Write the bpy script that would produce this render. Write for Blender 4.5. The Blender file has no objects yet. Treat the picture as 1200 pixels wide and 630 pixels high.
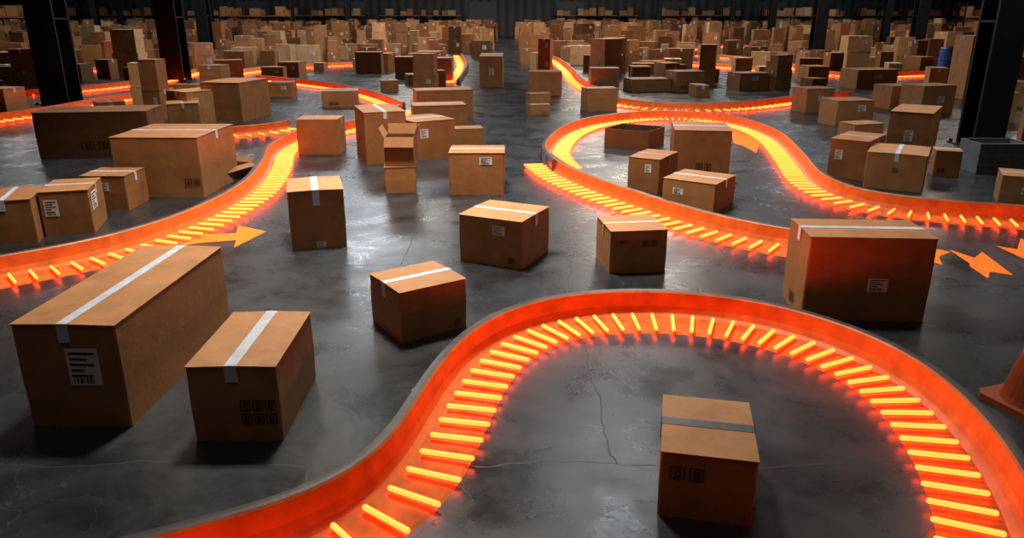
import bpy, bmesh, math, random
from mathutils import Vector, Matrix
random.seed(7)
# ---------------------------------------------------------------- survey (photo calibration -> metres on the floor)
F=880.0; PITCH=math.radians(18.8); H=3.0
cp,sp=math.cos(PITCH),math.sin(PITCH)
def G(x,y,z=0.0):
    dx=(x-600)/F; dy=(315-y)/F
    Y=cp+dy*sp; Z=-sp+dy*cp
    t=(H-z)/(-Z)
    return Vector((dx*t,Y*t,z))
def height_at(P,y):
    k=(315-y)/F
    return H+P.y*(k*cp-sp)/(cp+k*sp)

scene=bpy.context.scene
try:
    scene.view_settings.view_transform='Standard'
    scene.view_settings.look='None'
except Exception: pass

# ---------------------------------------------------------------- materials
def newmat(name):
    m=bpy.data.materials.new(name); m.use_nodes=True
    nt=m.node_tree; b=nt.nodes['Principled BSDF']
    return m,nt,b
def simple(name,col,rough=.5,metal=0.0,emit=None,es=0,noise=0.0,bump=0.0,bs=20,spec=.5):
    m,nt,b=newmat(name)
    b.inputs['Base Color'].default_value=(*col,1); b.inputs['Roughness'].default_value=rough
    b.inputs['Metallic'].default_value=metal; b.inputs['Specular IOR Level'].default_value=spec
    if emit:
        b.inputs['Emission Color'].default_value=(*emit,1); b.inputs['Emission Strength'].default_value=es
    tc=nt.nodes.new('ShaderNodeTexCoord')
    if noise>0:
        n=nt.nodes.new('ShaderNodeTexNoise'); n.inputs['Scale'].default_value=6; n.inputs['Detail'].default_value=5
        nt.links.new(tc.outputs['Object'],n.inputs['Vector'])
        r=nt.nodes.new('ShaderNodeValToRGB')
        r.color_ramp.elements[0].position=.3; r.color_ramp.elements[1].position=.7
        r.color_ramp.elements[0].color=(*[c*(1-noise) for c in col],1); r.color_ramp.elements[1].color=(*[min(1,c*(1+noise)) for c in col],1)
        nt.links.new(n.outputs['Fac'],r.inputs['Fac']); nt.links.new(r.outputs['Color'],b.inputs['Base Color'])
    if bump>0:
        n=nt.nodes.new('ShaderNodeTexNoise'); n.inputs['Scale'].default_value=bs; n.inputs['Detail'].default_value=3
        nt.links.new(tc.outputs['Object'],n.inputs['Vector'])
        bp=nt.nodes.new('ShaderNodeBump'); bp.inputs['Strength'].default_value=bump; bp.inputs['Distance'].default_value=.01
        nt.links.new(n.outputs['Fac'],bp.inputs['Height']); nt.links.new(bp.outputs['Normal'],b.inputs['Normal'])
    return m
def cardboard():
    m,nt,b=newmat('cardboard')
    N=nt.nodes.new; L=nt.links.new
    at=N('ShaderNodeAttribute'); at.attribute_name='tint'
    ramp=N('ShaderNodeValToRGB')
    e=ramp.color_ramp.elements
    e[0].position=0; e[0].color=(.12,.047,.016,1)
    e[1].position=1; e[1].color=(.60,.38,.19,1)
    k=e.new(.35); k.color=(.355,.143,.044,1)
    k=e.new(.7); k.color=(.50,.25,.10,1)
    L(at.outputs['Fac'],ramp.inputs['Fac'])
    tc=N('ShaderNodeTexCoord')
    n=N('ShaderNodeTexNoise'); n.inputs['Scale'].default_value=3.2; n.inputs['Detail'].default_value=8; n.inputs['Roughness'].default_value=.7
    L(tc.outputs['Object'],n.inputs['Vector'])
    mp=N('ShaderNodeMapping'); mp.inputs['Scale'].default_value=(3,3,90)
    L(tc.outputs['Object'],mp.inputs['Vector'])
    n2=N('ShaderNodeTexNoise'); n2.inputs['Scale'].default_value=1.5; n2.inputs['Detail'].default_value=2
    L(mp.outputs['Vector'],n2.inputs['Vector'])
    ma=N('ShaderNodeMath'); ma.operation='MULTIPLY_ADD'; ma.inputs[1].default_value=1.05; ma.inputs[2].default_value=.36
    L(n.outputs['Fac'],ma.inputs[0])
    mb=N('ShaderNodeMath'); mb.operation='MULTIPLY_ADD'; mb.inputs[1].default_value=.18
    L(n2.outputs['Fac'],mb.inputs[0]); L(ma.outputs[0],mb.inputs[2])
    mx=N('ShaderNodeVectorMath'); mx.operation='SCALE'
    L(ramp.outputs['Color'],mx.inputs[0]); L(mb.outputs[0],mx.inputs['Scale'])
    L(mx.outputs[0],b.inputs['Base Color'])
    b.inputs['Roughness'].default_value=.6; b.inputs['Specular IOR Level'].default_value=.35
    bp=N('ShaderNodeBump'); bp.inputs['Strength'].default_value=.35; bp.inputs['Distance'].default_value=.02
    L(n.outputs['Fac'],bp.inputs['Height']); L(bp.outputs['Normal'],b.inputs['Normal'])
    return m
CARD=cardboard()
TAPE=simple('silver_tape',(.58,.62,.70),.26,bump=.5,bs=25,noise=.12)
TAPEB=simple('brown_tape',(.36,.18,.07),.28,bump=.3)
TAPED=simple('dark_tape',(.10,.10,.10),.35,bump=.3)
TAPEO=simple('clear_tape_orange',(.75,.33,.12),.3,bump=.3)
LABEL=simple('paper_label',(.75,.70,.66),.6)
INK=simple('printed_ink',(.035,.02,.012),.6)
INNER=simple('carton_inside',(.13,.065,.03),.8,noise=.2)
MATS=[CARD,TAPE,LABEL,INK,INNER,TAPEB,TAPED,TAPEO]
TP={'s':1,'b':5,'d':6,'o':7}
STEELG=simple('rail_grey_steel',(.11,.095,.095),.38,.4,noise=.2)
RAILO=simple('rail_orange_paint',(.50,.15,.024),.45,noise=.22,spec=.3,bump=.15,bs=9)
BEDGLOW=simple('rail_bed_glow_tint',(.38,.13,.022),.7,noise=.3,bump=.25,spec=.15)  # orange base colour stands in for tube glow on the floor between tubes
TUBE=simple('glow_tube',(1,.3,.05),.4,emit=(1,.064,.0085),es=10.5)
DARKST=simple('dark_column_steel',(.012,.013,.016),.45,.4,noise=.25)
ARROW=simple('orange_floor_paint_glow',(.85,.17,.02),.9,emit=(1,.13,.01),es=.6,spec=.1,noise=.15)  # arrow paint with emission added so the markings look luminous
CONEO=simple('cone_orange_rubber',(.26,.045,.012),.45,noise=.15)
GREY=simple('grey_crate_plastic',(.16,.165,.17),.5,noise=.15)
BLUE=simple('blue_plastic',(.03,.10,.35),.4,noise=.1)
RACKO=simple('rack_beam',(.30,.10,.03),.5,noise=.15)

def floor_mat():
    m,nt,b=newmat('polished_concrete'); N=nt.nodes.new; L=nt.links.new
    tc=N('ShaderNodeTexCoord')
    n=N('ShaderNodeTexNoise'); n.inputs['Scale'].default_value=.6; n.inputs['Detail'].default_value=10; n.inputs['Roughness'].default_value=.68; n.inputs['Distortion'].default_value=.8
    L(tc.outputs['Object'],n.inputs['Vector'])
    r=N('ShaderNodeValToRGB'); e=r.color_ramp.elements
    e[0].position=.36; e[0].color=(.009,.010,.0115,1); e[1].position=.72; e[1].color=(.050,.056,.062,1)
    L(n.outputs['Fac'],r.inputs['Fac'])
    n2=N('ShaderNodeTexNoise'); n2.inputs['Scale'].default_value=1.4; n2.inputs['Detail'].default_value=6
    L(tc.outputs['Object'],n2.inputs['Vector'])
    sc=N('ShaderNodeVectorMath'); sc.operation='SCALE'; sc.inputs['Scale'].default_value=.30
    L(n2.outputs['Color'],sc.inputs[0])
    ad=N('ShaderNodeVectorMath'); ad.operation='ADD'; L(tc.outputs['Object'],ad.inputs[0]); L(sc.outputs[0],ad.inputs[1])
    br=N('ShaderNodeTexBrick'); br.inputs['Scale'].default_value=1.0; br.inputs['Brick Width'].default_value=4.2; br.inputs['Row Height'].default_value=4.4
    br.inputs['Mortar Size'].default_value=.007; br.inputs['Mortar Smooth'].default_value=.3
    mp=N('ShaderNodeMapping'); mp.inputs['Location'].default_value=(3.35,-.3,0)
    L(ad.outputs[0],mp.inputs['Vector']); L(mp.outputs['Vector'],br.inputs['Vector'])
    vo=N('ShaderNodeTexVoronoi'); vo.feature='DISTANCE_TO_EDGE'; vo.inputs['Scale'].default_value=.42
    sc2=N('ShaderNodeVectorMath'); sc2.operation='SCALE'; sc2.inputs['Scale'].default_value=1.6; L(n2.outputs['Color'],sc2.inputs[0])
    ad2=N('ShaderNodeVectorMath'); ad2.operation='ADD'; L(tc.outputs['Object'],ad2.inputs[0]); L(sc2.outputs[0],ad2.inputs[1])
    L(ad2.outputs[0],vo.inputs['Vector'])
    cr=N('ShaderNodeMath'); cr.operation='LESS_THAN'; cr.inputs[1].default_value=.0016; L(vo.outputs['Distance'],cr.inputs[0])
    mxx=N('ShaderNodeMath'); mxx.operation='MAXIMUM'; L(br.outputs['Fac'],mxx.inputs[0]); L(cr.outputs[0],mxx.inputs[1])
    ml=N('ShaderNodeMath'); ml.operation='MULTIPLY'; ml.inputs[1].default_value=.5; L(mxx.outputs[0],ml.inputs[0])
    mix=N('ShaderNodeMix'); mix.data_type='RGBA'; mix.inputs[7].default_value=(.005,.005,.005,1)
    L(ml.outputs[0],mix.inputs[0]); L(r.outputs['Color'],mix.inputs[6]); L(mix.outputs[2],b.inputs['Base Color'])
    n3=N('ShaderNodeTexNoise'); n3.inputs['Scale'].default_value=1.3; n3.inputs['Detail'].default_value=10; n3.inputs['Roughness'].default_value=.7; n3.inputs['Distortion'].default_value=.5
    L(tc.outputs['Object'],n3.inputs['Vector'])
    mr=N('ShaderNodeMapRange'); mr.inputs['From Min'].default_value=.33; mr.inputs['From Max'].default_value=.67; mr.inputs['To Min'].default_value=.20; mr.inputs['To Max'].default_value=.42
    L(n3.outputs['Fac'],mr.inputs['Value'])
    ra=N('ShaderNodeMath'); ra.operation='MULTIPLY_ADD'; ra.inputs[1].default_value=.6; L(ml.outputs[0],ra.inputs[0]); L(mr.outputs[0],ra.inputs[2]); L(ra.outputs[0],b.inputs['Roughness'])
    b.inputs['Specular IOR Level'].default_value=.55
    bp=N('ShaderNodeBump'); bp.inputs['Strength'].default_value=.17; bp.inputs['Distance'].default_value=.02
    L(n3.outputs['Fac'],bp.inputs['Height']); L(bp.outputs['Normal'],b.inputs['Normal'])
    return m
def siding_mat():
    m,nt,b=newmat('corrugated_siding'); N=nt.nodes.new; L=nt.links.new
    tc=N('ShaderNodeTexCoord'); w=N('ShaderNodeTexWave'); w.bands_direction='DIAGONAL'; w.inputs['Scale'].default_value=.5
    mp=N('ShaderNodeMapping'); mp.inputs['Scale'].default_value=(1,1,0)
    L(tc.outputs['Object'],mp.inputs['Vector']); L(mp.outputs['Vector'],w.inputs['Vector'])
    r=N('ShaderNodeValToRGB'); e=r.color_ramp.elements
    e[0].color=(.020,.023,.026,1); e[1].color=(.065,.070,.076,1)
    L(w.outputs['Fac'],r.inputs['Fac']); L(r.outputs['Color'],b.inputs['Base Color'])
    b.inputs['Roughness'].default_value=.6
    return m
# ---------------------------------------------------------------- mesh builder
class MB:
    def __init__(s): s.v=[];s.f=[];s.m=[];s.t=[]
    def add(s,vs,fs,mat=0,tint=.5,M=None):
        o=len(s.v)
        for p in vs:
            p=Vector(p); s.v.append(M@p if M is not None else p)
        for f in fs:
            s.f.append([o+i for i in f]); s.m.append(mat); s.t.append(tint)
    def box(s,x0,x1,y0,y1,z0,z1,mat=0,tint=.5,M=None,jit=0):
        vs=[(x0,y0,z0),(x1,y0,z0),(x1,y1,z0),(x0,y1,z0),(x0,y0,z1),(x1,y0,z1),(x1,y1,z1),(x0,y1,z1)]
        s.add(vs,[(0,3,2,1),(4,5,6,7),(0,1,5,4),(1,2,6,5),(2,3,7,6),(3,0,4,7)],mat,tint,M)
    def prism(s,w,d,z0,z1,c,mat,tint,M=None,bulge=0.0):
        ring=[(c,0),(w-c,0),(w,c),(w,d-c),(w-c,d),(c,d),(0,d-c),(0,c)]
        zs=[z0,z0+(z1-z0)*.5,z1]; vs=[]
        for i,z in enumerate(zs):
            b=bulge if i==1 else 0
            for x,y in ring:
                vs.append((x+(b if x>w/2 else -b),y+(b if y>d/2 else -b),z))
        fs=[]
        for l in range(2):
            for i in range(8):
                j=(i+1)%8; fs.append((l*8+i,l*8+j,l*8+8+j,l*8+8+i))
        fs.append(tuple(range(7,-1,-1))); fs.append(tuple(range(16,24)))
        s.add(vs,fs,mat,tint,M)
    def slab(s,p,e1,e2,th,mat,tint,M=None):
        p,e1,e2=Vector(p),Vector(e1),Vector(e2); n=e1.cross(e2).normalized()*th
        q=[p,p+e1,p+e1+e2,p+e2]
        s.add(q+[a+n for a in q],[(0,3,2,1),(4,5,6,7),(0,1,5,4),(1,2,6,5),(2,3,7,6),(3,0,4,7)],mat,tint,M)
    def obj(s,name,mats,loc=(0,0,0),rot=0):
        me=bpy.data.meshes.new(name); me.from_pydata([tuple(p) for p in s.v],[],s.f)
        for m in mats: me.materials.append(m)
        me.polygons.foreach_set('material_index',s.m)
        a=me.attributes.new('tint','FLOAT','FACE'); a.data.foreach_set('value',s.t)
        me.update()
        bm=bmesh.new(); bm.from_mesh(me); bmesh.ops.recalc_face_normals(bm,faces=bm.faces); bm.to_mesh(me); bm.free()
        o=bpy.data.objects.new(name,me); scene.collection.objects.link(o)
        o.location=loc; o.rotation_euler=(0,0,rot)
        return o
def face_quad(mb,face,w,d,h,fx0,fx1,fz0,fz1,off,mat,M=None):
    z0,z1=fz0*h,fz1*h
    if face=='F': vs=[(fx0*w,-off,z0),(fx1*w,-off,z0),(fx1*w,-off,z1),(fx0*w,-off,z1)]
    elif face=='R': vs=[(w+off,fx0*d,z0),(w+off,fx1*d,z0),(w+off,fx1*d,z1),(w+off,fx0*d,z1)]
    elif face=='L': vs=[(-off,(1-fx0)*d,z0),(-off,(1-fx1)*d,z0),(-off,(1-fx1)*d,z1),(-off,(1-fx0)*d,z1)]
    mb.add(vs,[(0,1,2,3)],mat,.5,M)
def carton_mesh(mb,w,d,h,tint,tape='x',tk='s',labels=(),marks=(),M=None,hero=True,tw=.07,drop=.14):
    c=.012; b=.005
    mb.prism(w,d,0,h-.008,c,0,tint,M,bulge=b if hero else 0)
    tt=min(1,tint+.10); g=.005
    ov=.006
    lift=.007 if hero else 0
    def flap(x0,x1,y0,y1,seam):
        z=h-.008; vs=[(x0,y0,z),(x1,y0,z),(x1,y1,z),(x0,y1,z)]
        up={'N':(2,3),'S':(0,1),'E':(1,2),'W':(0,3)}[seam]
        top=[Vector(v)+Vector((0,0,.008+(lift if i in up else 0))) for i,v in enumerate(vs)]
        mb.add(vs+top,[(0,3,2,1),(4,5,6,7),(0,1,5,4),(1,2,6,5),(2,3,7,6),(3,0,4,7)],0,tt,M)
    if tape=='x' or tape is None:
        flap(-ov,w+ov,-ov,d/2-g,'N'); flap(-ov,w+ov,d/2+g,d+ov,'S')
    else:
        flap(-ov,w/2-g,-ov,d+ov,'E'); flap(w/2+g,w+ov,-ov,d+ov,'W')
    t=.004; m=TP.get(tk,1); k=ov+t; hz=h+lift
    if tk:
      if tape=='x':
        y0,y1=d/2-tw/2,d/2+tw/2
        mb.box(-k,w+k,y0,y1,hz,hz+.002,m,.5,M)
        mb.box(-k-.001,-ov,y0,y1,h-drop,hz+.002,m,.5,M); mb.box(w+ov,w+k+.001,y0,y1,h-drop,hz+.002,m,.5,M)
      elif tape=='y':
        x0,x1=w/2-tw/2,w/2+tw/2
        mb.box(x0,x1,-k,d+k,hz,hz+.002,m,.5,M)
        mb.box(x0,x1,-k-.001,-ov,h-drop,hz+.002,m,.5,M); mb.box(x0,x1,d+ov,d+k+.001,h-drop,hz+.002,m,.5,M)
    for (f,a,bb,z0,z1) in labels:
        face_quad(mb,f,w,d,h,a,bb,z0,z1,.0085,2,M)
        dx,dz=bb-a,z1-z0
        for r in range(5):
            zz=z1-dz*(.14+.15*r); ln=[.8,.55,.75,.4,.65][r]
            face_quad(mb,f,w,d,h,a+dx*.1,a+dx*(.1+ln*.98),zz-dz*.035,zz+dz*.03,.010,3,M)
        for r in range(7):
            xx=a+dx*(.12+.1*r); face_quad(mb,f,w,d,h,xx,xx+dx*(.03+.02*(r%3)),z0+dz*.06,z0+dz*.2,.0102,3,M)
    for (f,a,bb,z0,z1) in marks:
        dx,dz=bb-a,z1-z0; e=.1
        for q in ((a,bb,z0,z0+dz*e),(a,bb,z1-dz*e,z1),(a,a+dx*e,z0,z1),(bb-dx*e,bb,z0,z1),(a+dx*.3,a+dx*.5,z0+dz*.2,z0+dz*.8),(a+dx*.3,a+dx*.75,z0+dz*.2,z0+dz*.34),(a+dx*.6,a+dx*.75,z0+dz*.45,z0+dz*.8)):
            face_quad(mb,f,w,d,h,q[0],q[1],q[2],q[3],.0085,3,M)
def open_carton_mesh(mb,w,d,h,tint,flaps=(40,40,70,60),fl=None,M=None):
    t=.012; fl=fl or d*.45
    mb.box(0,w,0,t,0,h,0,tint,M); mb.box(0,w,d-t,d,0,h,0,tint,M)
    mb.box(0,t,t,d-t,0,h,0,tint,M); mb.box(w-t,w,t,d-t,0,h,0,tint,M)
    mb.box(t,w-t,t,d-t,.002,.02,4,tint,M)
    mb.add([(t+.001,t+.001,.02),(w-t-.001,t+.001,.02),(w-t-.001,d-t-.001,.02),(t+.001,d-t-.001,.02),(t+.001,t+.001,h-.01),(w-t-.001,t+.001,h-.01),(w-t-.001,d-t-.001,h-.01),(t+.001,d-t-.001,h-.01)],
           [(0,1,5,4),(1,2,6,5),(2,3,7,6),(3,0,4,7)],4,.5,M)
    if flaps:
        F_,B_,L_,R_=[math.radians(a) if a is not None else None for a in flaps]
        if F_ is not None: mb.slab((.01,0,h),(w-.02,0,0),(0,-math.cos(F_)*fl,math.sin(F_)*fl),.006,0,tint,M)
        if B_ is not None: mb.slab((.01,d,h),(w-.02,0,0),(0,math.cos(B_)*fl,math.sin(B_)*fl),.006,0,tint,M)
        if L_ is not None: mb.slab((0,.01,h),(0,d-.02,0),(-math.cos(L_)*fl,0,math.sin(L_)*fl),.006,0,tint,M)
        if R_ is not None: mb.slab((w,.01,h),(0,d-.02,0),(math.cos(R_)*fl,0,math.sin(R_)*fl),.006,0,tint,M)
placed=[]; heroes=[]
rl=random.Random(3)
def carton(p0,p1,side,ytop,tint=.5,name='cardboard_box',z0=0.0,open_=None,fl=None,hh=None,blend=.5,**kw):
    P0=G(*p0,z0); P1=G(*p1,z0); h=hh if hh else height_at(P0,ytop)-z0
    r0=P1.x<P0.x
    left,right=(P1,P0) if r0 else (P0,P1)
    ax=(right-left); w=ax.length; ax.normalize(); ay=Vector((-ax.y,ax.x,0))
    if side[0]=='d': d=side[1]
    elif side[0]=='g':
        sv=G(*side[1],z0)-P0; ang=math.atan2(sv.y,sv.x)-math.atan2(ay.y,ay.x)
        ang=(ang+math.pi)%(2*math.pi)-math.pi
        R=Matrix.Rotation(ang*blend,3,'Z'); ax=R@ax; ay=R@ay
        d=sv.length*math.cos(ang*(1-blend)); w=w*math.cos(ang*blend)
    else:
        T=G(*side[1],z0+h); d=abs((T-P0).dot(ay))
    mb=MB()
    if open_ is not None: open_carton_mesh(mb,w,d,h,tint,open_ or None,fl)
    else:
        if not kw.get('labels') and not kw.get('marks') and rl.random()<.6:
            a=rl.uniform(.12,.6); z=rl.uniform(.3,.6)
            if rl.random()<.6: kw['labels']=[('F',a,a+.2,z,z+.24)]
            else: kw['marks']=[('F',a,a+.12,.15,.32),('F',a+.15,a+.27,.15,.32)]
        if kw.get('tk')=='b' and rl.random()<.35: kw['tk']='s'
        carton_mesh(mb,w,d,h,tint,**kw)
    c=Vector((w/2,d/2,0))
    for i in range(len(mb.v)): mb.v[i]-=c
    rot=math.atan2(ax.y,ax.x)
    loc=P0+ax*(w/2 if not r0 else -w/2)+ay*(d/2)
    o=mb.obj(name,MATS,loc,rot)
    heroes.append([o,loc.copy(),rot,w,d])
    return o,h

# ---------------------------------------------------------------- hero cartons
C=carton
C((155,500),(50,489),('g',(257,382)),381,.42,tape='y',tw=.085,blend=.7,labels=[('F',.48,.80,.42,.78)])
C((332,516),(233,513),('g',(361,441)),429,.45,tape='y',tw=.09,drop=.12,marks=[('F',.56,.68,.42,.56),('F',.70,.82,.42,.56),('F',.84,.96,.42,.56),('F',.56,.68,.24,.38),('F',.70,.82,.24,.38),('F',.84,.96,.24,.38)])
C((471,402),(545,381),('g',(440,375)),343,.45,tape='x',tw=.075,marks=[('F',.8,.9,.1,.24)])
C((611,316),(544,302),('g',(634,293)),260,.45,tape='x',tw=.075,labels=[('F',.55,.74,.66,.86)],marks=[('F',.8,.9,.1,.22)])
C((714,321),(779,318),('g',(699,300)),271,.42,tape='x',tk='o',marks=[('F',.55,.68,.62,.76),('F',.7,.83,.62,.76),('F',.1,.3,.7,.78)])
C((527,228),(591,228),('t',(528,170)),179,.34,tape='x',labels=[('F',.55,.78,.72,.9)])
C((343,294),(407,289),('t',(340,209)),225,.45,tape='y',tw=.09,drop=.2,labels=[('F',.45,.62,.02,.14)])
C((938,374),(1080,376),('g',(918,346)),277,.40,tape='x',tw=.09,labels=[('F',.50,.66,.36,.52)],marks=[('L',.35,.6,.08,.2)])
C((770,603),(880,617),('t',(765,461)),528,.48,tape='x',tk='d',tw=.09,drop=.1,marks=[('F',.10,.26,.60,.80),('F',.30,.46,.60,.80)])
C((240,231),(143,229),('g',(273,208)),161,.32,tape='x',tw=.1,marks=[('F',.8,.88,.2,.32),('F',.9,.97,.2,.32)])
C((186,178),(56,181),('d',1.2),128,.08,tape='x',tk='d')
C((199,150),(236,148),('d',.9),122,.5,tape='y')
C((223,146),(262,141),('d',1.0),108,.6,tk='b')
C((285,143),(247,140),('g',(303,134)),97,.42,tk='b')
C((260,97),(292,96),('d',1.0),70,.5,tk='b')
C((112,273),(50,281),('g',(146,254)),222,.33,tape='x',labels=[('F',.08,.36,.45,.82),('R',.1,.45,.5,.9)])
C((46,284),(-22,290),('d',.9),233,.30,tape='y')
C((152,246),(100,246),('d',.7),206,.3,tape='x',tk='s')
C((256,216),(296,204),('d',.45),201,.25,open_=(-20,30,20,30),fl=.14)
C((398,181),(350,181),('d',.75),140,.34,tape='x',tk='o')
C((430,193),(478,190),('t',(424,123)),132,.28,tape='y',tk='b')
o,h=C((452,226),(488,225),('d',.5),196,.38,tk='b')
C((487,188),(528,181),('g',(474,178)),143,.28,tape='x')
C((486,160),(547,158),('d',.8),124,.38,tk='b')
C((531,171),(566,170),('d',.5),151,.40,tk='b')
C((492,137),(556,135),('d',.9),104,.34,tk='b')
C((378,126),(421,125),('d',1.1),107,.4)
C((562,102),(589,102),('t',(562,62)),66,.6,tk='b')
C((505,96),(530,96),('d',1),68,.6,tk='b')
C((620,112),(658,112),('d',1),84,.4,tk='b')
C((622,125),(645,124),('d',.5),110,.45,tk='b')
C((622,135),(645,134),('d',.4),123,.45,tk='b')
C((688,131),(723,130),('d',.7),104,.34,tk='b')
C((692,106),(725,106),('d',1),80,.4,tk='b')
C((792,108),(824,107),('d',1.),84,.42,tk='b')
C((740,108),(786,107),('d',1),93,.42)
C((740,96),(762,96),('d',1),78,.42,tk='b')
C((708,171),(759,176),('d',1.0),150,.16,open_=(),tape=None)
C((787,208),(853,210),('t',(790,142)),152,.20,tape='x')
C((771,227),(738,221),('g',(780,214)),187,.22,tape='x',tk='b')
C((836,251),(779,240),('g',(851,237)),216,.40,tape='x',labels=[('F',.2,.4,.5,.72)])
C((1012,212),(969,206),('g',(1027,200)),166,.28,tk='b')
C((1080,226),(1010,220),('g',(1090,213)),183,.48,tape='y',tk='s',marks=[('F',.45,.55,.5,.62)])
C((1085,185),(1035,181),('g',(1103,173)),133,.34,tk='b')
C((978,148),(1021,147),('d',.9),118,.42,tk='b')
C((943,132),(975,131),('d',.8),104,.42,tk='b')
C((1000,165),(1034,163),('d',.6),146,.45,tk='b')
C((1078,134),(1116,132),('d',.9),101,.55,tk='b')
C((1042,128),(1072,127),('d',.9),101,.55,tk='b')
C((1003,104),(1050,103),('d',1.2),82,.5,tk='b')
C((946,98),(970,98),('d',1.2),78,.4,tk='b')
C((1092,206),(1123,208),('d',.5),176,.32,tk='b')
C((1168,238),(1232,244),('d',.7),205,.5,tk='b')
C((1189,196),(1240,200),('d',.8),128,.33,tk='b')
C((1150,143),(1188,144),('d',1),108,.5,tk='b')
C((1128,116),(1156,116),('d',1.2),42,.7,tk='b')
C((1160,116),(1200,118),('d',1.2),66,.65,tk='b')
C((1205,118),(1240,118),('d',1.2),50,.65,tk='b')
C((866,106),(900,105),('d',1),86,.4,tk='b')
# upper opened carton standing on the lower one of the stack
P=G(452,226); Q=G(488,225); w=(Q-P).length
mb=MB(); open_carton_mesh(mb,w*.98,.46,.5,.34,(-65,70,60,75),.18)
for i in range(len(mb.v)): mb.v[i]-=Vector((w*.49,.23,0))
mb.obj('opened_cardboard_box',MATS,((P.x+Q.x)/2,(P.y+Q.y)/2+.26,h+.012),0)
def lathe(mb,prof,seg=24,mat=0,mats=None):
    vs=[]
    for r,z in prof:
        for i in range(seg):
            a=2*math.pi*i/seg; vs.append((r*math.cos(a),r*math.sin(a),z))
    o=len(mb.v); mb.v+= [Vector(v) for v in vs]
    for l in range(len(prof)-1):
        for i in range(seg):
            j=(i+1)%seg; mb.f.append([o+l*seg+i,o+l*seg+j,o+(l+1)*seg+j,o+(l+1)*seg+i]); mb.m.append(mats[l] if mats else mat); mb.t.append(.5)
    mb.f.append([o+i for i in range(seg)]); mb.m.append(mat); mb.t.append(.5)
    mb.f.append([o+(len(prof)-1)*seg+i for i in range(seg)]); mb.m.append(mat); mb.t.append(.5)
# traffic cone at the right edge
P=G(1211,475); mb=MB()
mb.prism(.60,.60,0,.05,.06,0,.5,Matrix.Translation((-.30,-.30,0)))
lathe(mb,[(.25,.05),(.235,.09),(.19,.30),(.155,.45),(.12,.60),(.09,.72),(.055,.86),(.045,.88),(.03,.87)],28,0,[0,0,0,1,0,1,0,0])
mb.obj('traffic_cone',[CONEO,simple('cone_reflective_band',(.45,.16,.08),.35)],P,math.radians(20))
# grey crate
P=G(1143,204); mb=MB()
mb.box(0,1,0,.7,0,.03);mb.box(0,1,0,.03,.03,.6);mb.box(0,1,.67,.7,.03,.6);mb.box(0,.03,.03,.67,.03,.6);mb.box(.97,1,.03,.67,.03,.6)
for z in (.15,.35,.55): mb.box(-.02,1.02,-.02,.0,z,z+.05)
mb.obj('grey_storage_crate',[GREY],P,0)
placed.append((P.x+.5,P.y+.3,.6))
P=G(1108,97); mb=MB(); lathe(mb,[(.42,0),(.45,.04),(.45,.5),(.48,.53),(.45,.56),(.45,1.0),(.48,1.03),(.45,1.06),(.45,1.5),(.42,1.56),(.38,1.56),(.37,1.52)])
mb.obj('blue_plastic_drum',[BLUE],P); placed.append((P.x,P.y,.6))

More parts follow.
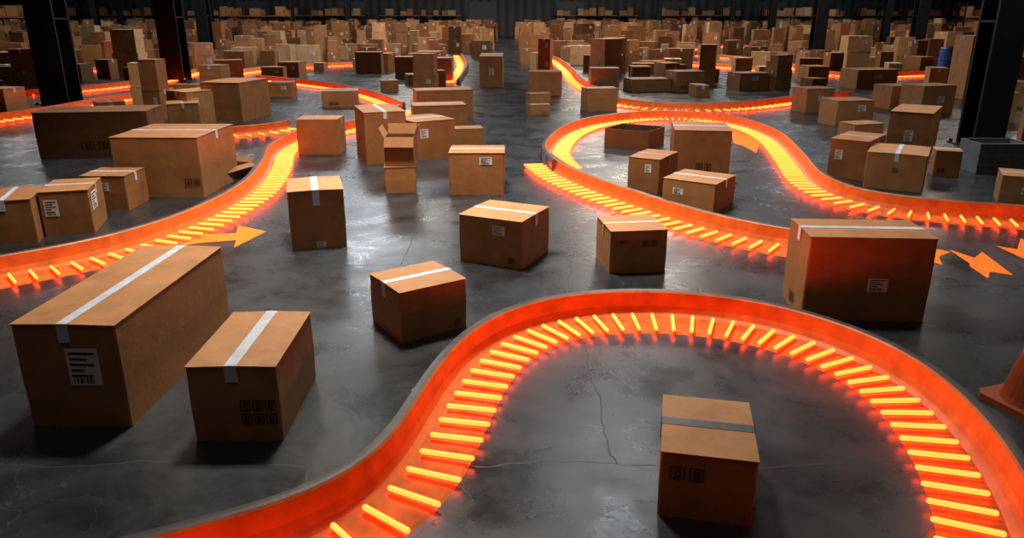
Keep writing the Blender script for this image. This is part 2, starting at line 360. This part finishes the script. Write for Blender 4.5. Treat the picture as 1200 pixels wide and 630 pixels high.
# ---------------------------------------------------------------- conveyor tracks
trackpts=[]
def catmull(P,n=14):
    out=[]
    P=[P[0]*2-P[1]]+P+[P[-1]*2-P[-2]]
    for i in range(1,len(P)-2):
        a,b,c,d=P[i-1],P[i],P[i+1],P[i+2]
        for k in range(n):
            t=k/n
            out.append(.5*((2*b)+(c-a)*t+(2*a-5*b+4*c-d)*t*t+(3*b-a-3*c+d)*t**3))
    out.append(P[-2]); return out
def resample(P,step):
    out=[P[0]]; acc=0
    for i in range(1,len(P)):
        a,b=P[i-1],P[i]; L=(b-a).length; 
        while acc+L>=step:
            r=(step-acc)/L; a=a.lerp(b,r); out.append(a); L=(b-a).length; acc=0
        acc+=L
    return out
def track(pix,step=.11,every=2,seg=8,smooth=2,rad=.019,WH=.25,wid=.54):
    P=[G(x,y,WH) for x,y in pix]
    for p in P: p.z=0
    C_=resample(catmull(P),step)
    for _ in range(smooth*8):
        C_=[C_[0]]+[(C_[i-1]+C_[i]*2+C_[i+1])/4 for i in range(1,len(C_)-1)]+[C_[-1]]
    n=len(C_); nor=[]
    for i in range(n):
        t=(C_[min(n-1,i+1)]-C_[max(0,i-1)]).normalized(); nor.append(Vector((t.y,-t.x,0)))
    prof=[(-.09,0),(-.09,WH-.01),(-.08,WH+.003),(-.045,WH+.005),(-.015,WH+.004),(0,WH-.01),(.02,.10),(.05,.04),(.10,.014),(wid-.06,.008),(wid-.03,0)]
    ms=[0,0,0,0,1,1,1,1,2,2]
    mb=MB(); vs=[]
    for i in range(n):
        for o_,z in prof:
            q=C_[i]+nor[i]*o_; vs.append((q.x,q.y,z))
        trackpts.append((C_[i].x+nor[i].x*.25,C_[i].y+nor[i].y*.25))
    K=len(prof)
    mb.v=[Vector(v) for v in vs]
    for i in range(n-1):
        for j in range(K-1):
            mb.f.append([i*K+j,i*K+j+1,(i+1)*K+j+1,(i+1)*K+j]); mb.m.append(ms[j]); mb.t.append(.5)
    for e in (0,n-1):
        mb.f.append([e*K+j for j in range(K)]); mb.m.append(0); mb.t.append(.5)
    for i in range(1,n-1,every):
        c,nn=C_[i],nor[i]; tt=Vector((-nn.y,nn.x,0)); vs=[];fs=[]
        a=c+nn*.14; b=c+nn*wid
        rings=[(a,.6),(a+nn*.012,1),(b-nn*.012,1),(b,.6)]
        for q,rr in rings:
            for s in range(seg):
                an=2*math.pi*s/seg
                vs.append(q+tt*(math.cos(an)*rad*rr)+Vector((0,0,.055+math.sin(an)*rad*rr)))
        for l in range(3):
            for s in range(seg):
                s2=(s+1)%seg; fs.append((l*seg+s,l*seg+s2,(l+1)*seg+s2,(l+1)*seg+s))
        fs.append(tuple(range(seg-1,-1,-1))); fs.append(tuple(3*seg+s for s in range(seg)))
        mb.add(vs,fs,3)
    for i in range(6,n-3,12):
        c,nn=C_[i],nor[i]; tt=Vector((-nn.y,nn.x,0))
        M=Matrix(((tt.x,nn.x,0,c.x),(tt.y,nn.y,0,c.y),(0,0,1,0),(0,0,0,1)))
        mb.box(-.03,.03,-.105,-.088,0,WH-.02,0,.5,M)
    return mb.obj('conveyor_track',[STEELG,RAILO,BEDGLOW,TUBE])
track([(-60,700),(60,660),(150,637),(230,617),(330,590),(400,562),(450,525),(482,480),(512,432),(547,392),(595,363),(655,347),(722,341),(790,342),(870,350),(950,368),(1030,397),(1100,438),(1160,497),(1203,560),(1240,650),(1255,740)],seg=10)
track([(-90,316),(0,300),(90,284),(170,264),(240,238),(288,211),(308,187),(318,168),(350,153),(400,144),(440,134),(470,122)],seg=6,smooth=1)
track([(652,187),(643,177),(641,165),(662,147),(700,136),(760,130),(820,131),(870,138),(912,153),(940,178),(962,202),(1000,219),(1060,230),(1130,236),(1200,241),(1290,247)],seg=6,smooth=1)
track([(643,180),(660,192),(685,203),(715,214),(760,229),(810,244),(860,256),(925,268),(975,274)],seg=6,smooth=1)
FAR=dict(step=.15,every=2,seg=4,rad=.022,smooth=1)
track([(722,114),(760,119),(820,121),(880,118),(940,111),(1000,107)],**FAR)
track([(622,58),(650,66),(668,78),(682,92),(722,114)],**FAR)
track([(190,154),(262,149),(312,145),(340,140)],**FAR)
track([(-30,136),(60,124),(130,112),(200,103),(240,96)],**FAR)
track([(-20,106),(50,104),(120,98),(190,90),(230,80)],**FAR)
track([(300,88),(335,91),(395,98),(440,108),(472,120)],**FAR)
track([(250,86),(310,78),(395,73),(470,70)],**FAR)
track([(60,82),(120,78),(180,76),(230,73)],**FAR)
track([(820,62),(870,66),(912,70),(950,80),(1010,85),(1110,82),(1160,78)],**FAR)
track([(735,72),(780,70),(840,74),(905,80)],**FAR)
track([(540,62),(546,74),(536,92)],**FAR)
track([(240,52),(300,50),(360,54),(420,56),(490,50)],**FAR)
track([(-20,66),(60,64),(120,60),(200,58)],**FAR)
track([(700,52),(790,56),(850,52),(930,55),(1040,52)],**FAR)
track([(980,66),(1060,62),(1130,66),(1220,62)],**FAR)
# keep the farther cartons clear of the tracks
for hr in heroes:
    o,loc,rot,w,d=hr
    if loc.y>16:
        def hit(L):
            for a,b in trackpts:
                v=Vector((a-L.x,b-L.y,0)); v.rotate(Matrix.Rotation(-rot,3,'Z'))
                if abs(v.x)<w/2+.3 and abs(v.y)<d/2+.3: return True
            return False
        for dy in (0,-.3,.3,-.6,.6,-.9,.9,-1.2,1.2,-1.5,1.5):
            L=loc+Vector((0,dy,0))
            if not hit(L): o.location=L; loc=L; break
    placed.append((loc.x,loc.y,max(w,d)/2))

# ---------------------------------------------------------------- floor arrows
def arrow(polys,name='floor_arrow_marking'):
    mb=MB()
    for p in polys:
        vs=[G(x,y,.004) for x,y in p]; mb.add(vs,[tuple(range(len(vs)))],0)
    mb.obj(name,[ARROW])
arrow([[(279,264),(312,271),(274,290),(277,281),(228,285),(200,291),(212,283),(240,279),(216,279),(225,275),(277,273)]])
arrow([[(1112,292),(1142,302),(1151,295),(1187,322),(1160,318),(1158,326),(1137,312),(1136,308)]])
arrow([[(1084,289),(1114,295),(1100,300),(1104,310),(1084,304)]])
arrow([[(1168,288),(1192,292),(1196,279),(1235,300),(1225,306),(1200,303)]])
arrow([[(856,152),(872,160),(880,156),(906,166),(890,169),(886,179),(870,170),(860,168)]])

# ---------------------------------------------------------------- pallet racks along the end wall and sides
def rack(x,y,rot,bays=4):
    mb=MB(); L=2.8; D=1.1; Ht=3.9
    for i in range(bays):
        placed.append((x+(i+.5)*L,y+.55,1.5))
    for i in range(bays+1):
        for yy in (0,D): mb.box(i*L-.05,i*L+.05,yy-.05,yy+.05,0,Ht,8)
        for k in range(4): mb.slab((i*L-.02,0,.3+k*.9),(0,D,.6),(.04,0,0),.03,8,.5)
    for lv in (.15,1.45,2.75):
        for yy in (-.05,D+.02): mb.box(0,bays*L,yy,yy+.05,lv-.12,lv,9)
        mb.box(0,bays*L,0,D,lv-.02,lv,8)
        for i in range(bays):
            xx=i*L+.1
            while xx<(i+1)*L-.6:
                w=random.uniform(.55,1.1); 
                if xx+w>(i+1)*L-.08: break
                if random.random()<.85:
                    carton_mesh(mb,w,.9,random.uniform(.5,1.0),random.uniform(.3,.95),tk='b',M=Matrix.Translation((xx,.1,lv+.002)),hero=False)
                xx+=w+.05
    mb.obj('pallet_rack',MATS+[DARKST,RACKO],(x,y,0),rot)
for x in (-70,-57,-44,-31,-18,6,20,34,47,60): rack(x,107.2,0)
for (x,y) in ((-46,66),(-58,80),(40,70),(54,84),(30,92),(-34,92)): rack(x,y,0,3)

# ---------------------------------------------------------------- steel columns
def column(x,y,w=.8,ht=11.0):
    for k in range(8):
        if min((a-x)**2+(b-y)**2 for a,b in trackpts)>1.25**2: break
        y+=.4
    placed.append((x,y,w/2+.2))
    mb=MB(); t=.07
    mb.box(-w/2,w/2,-w/2,-w/2+t,0.03,ht); mb.box(-w/2,w/2,w/2-t,w/2,.03,ht); mb.box(-t/2,t/2,-w/2+t,w/2-t,.03,ht)
    mb.box(-w/2-.15,w/2+.15,-w/2-.15,w/2+.15,0,.03)
    for a in (-1,1):
        for b in (-1,1): mb.box(a*(w/2+.08)-.03,a*(w/2+.08)+.03,b*(w/2+.08)-.03,b*(w/2+.08)+.03,.03,.09)
    for z in (2.8,5.6,8.4): mb.box(-w/2+.01,w/2-.01,-w/2+.08,w/2-.08,z,z+.05)
    mb.obj('steel_column',[DARKST],(x,y,0),0)
for px,py,w in ((74,121,.95),(172,102,.95),(244,68,.8),(1147,170,.72),(955,70,.8),(1070,74,.7)):
    P=G(px,py); column(P.x,P.y,w)
for x in (-62,-48,-37,-27,-20,18,27,38,48,62): column(x,97,.6)
for x in (-40,-29,25,36,48): column(x,76,.6)

# ---------------------------------------------------------------- stockpiles in the distance
def free(x,y,r):
    for a,b,c in placed:
        if abs(a-x)<c+r and abs(b-y)<c+r: return False
    return True
grid={}
for a,b in trackpts: grid.setdefault((int(a//2),int(b//2)),[]).append((a,b))
def offtrack(x,y,r):
    i,j=int(x//2),int(y//2)
    for di in (-1,0,1):
        for dj in (-1,0,1):
            for a,b in grid.get((i+di,j+dj),()):
                if (a-x)**2+(b-y)**2<r*r: return False
    return True
piles={}
y=23.0
while y<105:
    cell=1.6 if y<60 else 2.0
    x=-(.74*y+3)
    while x<.74*y+3:
        px=x+random.uniform(-.25,.25); py=y+random.uniform(-.3,.3)
        x+=cell
        if abs(px)>77.5: continue
        if -2.0-max(0,(40-y)*.12)<px<1.0: continue
        if py<27 and not (px<-10.5 or px>13): continue
        if py<31 and not (2.2<px or px<-3.2): continue
        dens=.36 if y<45 else (.60 if y<70 else .78)
        if random.random()>dens: continue
        w=random.uniform(.55,1.4); d=random.uniform(.55,1.2)
        if y<36: w*=.8; d*=.8
        r=max(w,d)/2
        if not free(px,py,r*1.15) or not offtrack(px,py,r*1.25+.5): continue
        infront=not (offtrack(px,py+1.8,r) and offtrack(px,py+3.2,r))
        ang=random.choice([0,0,0,.1,-.1,.3,-.25,.6])
        key=(int(y//20),px>0)
        mb=piles.setdefault(key,MB())
        z=0; lev=random.choice([1,1,1,2]) if y<60 else random.choice([1,2,2,3])
        if infront:
            if random.random()<.55: continue
            lev=1
        tint=random.choice([.02,.12,.2,.3,.35,.42,.45,.5,.6,.7,.9])
        for l in range(lev):
            h=random.uniform(.5,1.2) if lev<3 else random.uniform(.6,.85)
            if y<36: h*=.8
            if infront: h=random.uniform(.35,.6)
            if z+h>2.75: break
            f=1-.12*l*random.random()
            M=Matrix.Translation((px,py,z))@Matrix.Rotation(ang+random.uniform(-.06,.06)*l,4,'Z')@Matrix.Translation((-w*f/2,-d*f/2,0))
            carton_mesh(mb,w*f,d*f,h,min(1,max(0,tint+random.uniform(-.12,.12))),tape=random.choice('xy'),tk=random.choice(['s','s','b','b']),M=M,hero=False,tw=.1,labels=[('F',.6,.8,.5,.75)] if random.random()<.35 else ())
            z+=h+.003
    y+=cell
for k,mb in piles.items(): mb.obj('cardboard_box_stockpile',MATS)

# ---------------------------------------------------------------- building shell
def plane_box(name,x0,x1,y0,y1,z0,z1,mat):
    mb=MB(); mb.box(x0,x1,y0,y1,z0,z1); return mb.obj(name,[mat])
XW=80; YB=110; YF=-14; CH=11.2
plane_box('floor',-XW,XW,YF,YB,-.2,0,floor_mat())
SID=siding_mat()
plane_box('wall_back',-XW,XW,YB,YB+.2,0,CH,SID)
plane_box('wall_front',-XW,XW,YF-.2,YF,0,CH,SID)
plane_box('wall_left',-XW-.2,-XW,YF,YB,0,CH,SID)
plane_box('wall_right',XW,XW+.2,YF,YB,0,CH,SID)
plane_box('ceiling',-XW,XW,YF,YB,CH,CH+.2,simple('ceiling_deck',(.05,.052,.055),.8,noise=.15))
DOORM=simple('roller_door_metal',(.08,.086,.095),.5,.3,noise=.1)
n=1
for x in (-64,-50,-36,-22,-4,8,22,36,50,64):
    mb=MB()
    for i in range(14): mb.box(x-1.9,x+1.9,YB-.12-.03*(i%2),YB-.02,i*.32+.01,i*.32+.31)
    mb.obj('door_%d'%n,[DOORM]); n+=1
mb=MB(); mb.box(-XW+.1,XW-.1,YB-.25,YB-.02,5.2,5.45)
mb.obj('trim_1',[DARKST])
FIX=simple('luminaire_housing',(.3,.3,.3),.5)
def lamp(x,y,size,power,col=(1,.95,.88),tilt=0,sy=None,spread=180):
    ld=bpy.data.lights.new('ceiling_light','AREA'); ld.shape='RECTANGLE'; ld.size=size; ld.size_y=sy or size; ld.energy=power; ld.color=col
    ld.spread=math.radians(spread)
    lo=bpy.data.objects.new('lamp',ld); 
    mb=MB(); mb.box(-size/2-.1,size/2+.1,-(sy or size)/2-.1,(sy or size)/2+.1,0,.12); 
    f=mb.obj('ceiling_light',[FIX],(x,y,CH-.35)); 
    scene.collection.objects.link(lo); lo.parent=f; lo.location=(0,0,-.02); lo.rotation_euler=(math.radians(tilt),0,0)
W=(1,.90,.78); K=(.86,.93,1)
lamp(-1.5,10.5,1.5,800,W,spread=95)
lamp(3,19,2.0,660,K,spread=120)
lamp(-7,21,2.2,560,W,spread=120)
lamp(11,15,2.2,250,W,spread=115)
lamp(-1,2.5,3,90,W)  # added fill lamp to lift the carton fronts, not a known ceiling fixture
for x in (-42,-24,-8,8,24,42):
    for yy in (42,64,88):
        if abs(x)>40 and yy<50: continue
        lamp(x,yy,5,(1600 if abs(x)<10 else 700)*(.95 if yy>80 else 1),K if (x+yy)%3==1 else W)
# ---------------------------------------------------------------- world, camera
w_=bpy.data.worlds.new('World'); scene.world=w_; w_.use_nodes=True
w_.node_tree.nodes['Background'].inputs[0].default_value=(.05,.055,.06,1)
cam=bpy.data.cameras.new('Camera'); co=bpy.data.objects.new('Camera',cam); scene.collection.objects.link(co)
cam.sensor_width=36; cam.sensor_fit='HORIZONTAL'; cam.lens=F/1200*36; cam.clip_end=400
co.location=(0,0,H); co.rotation_euler=(math.pi/2-PITCH,0,0)
scene.camera=co
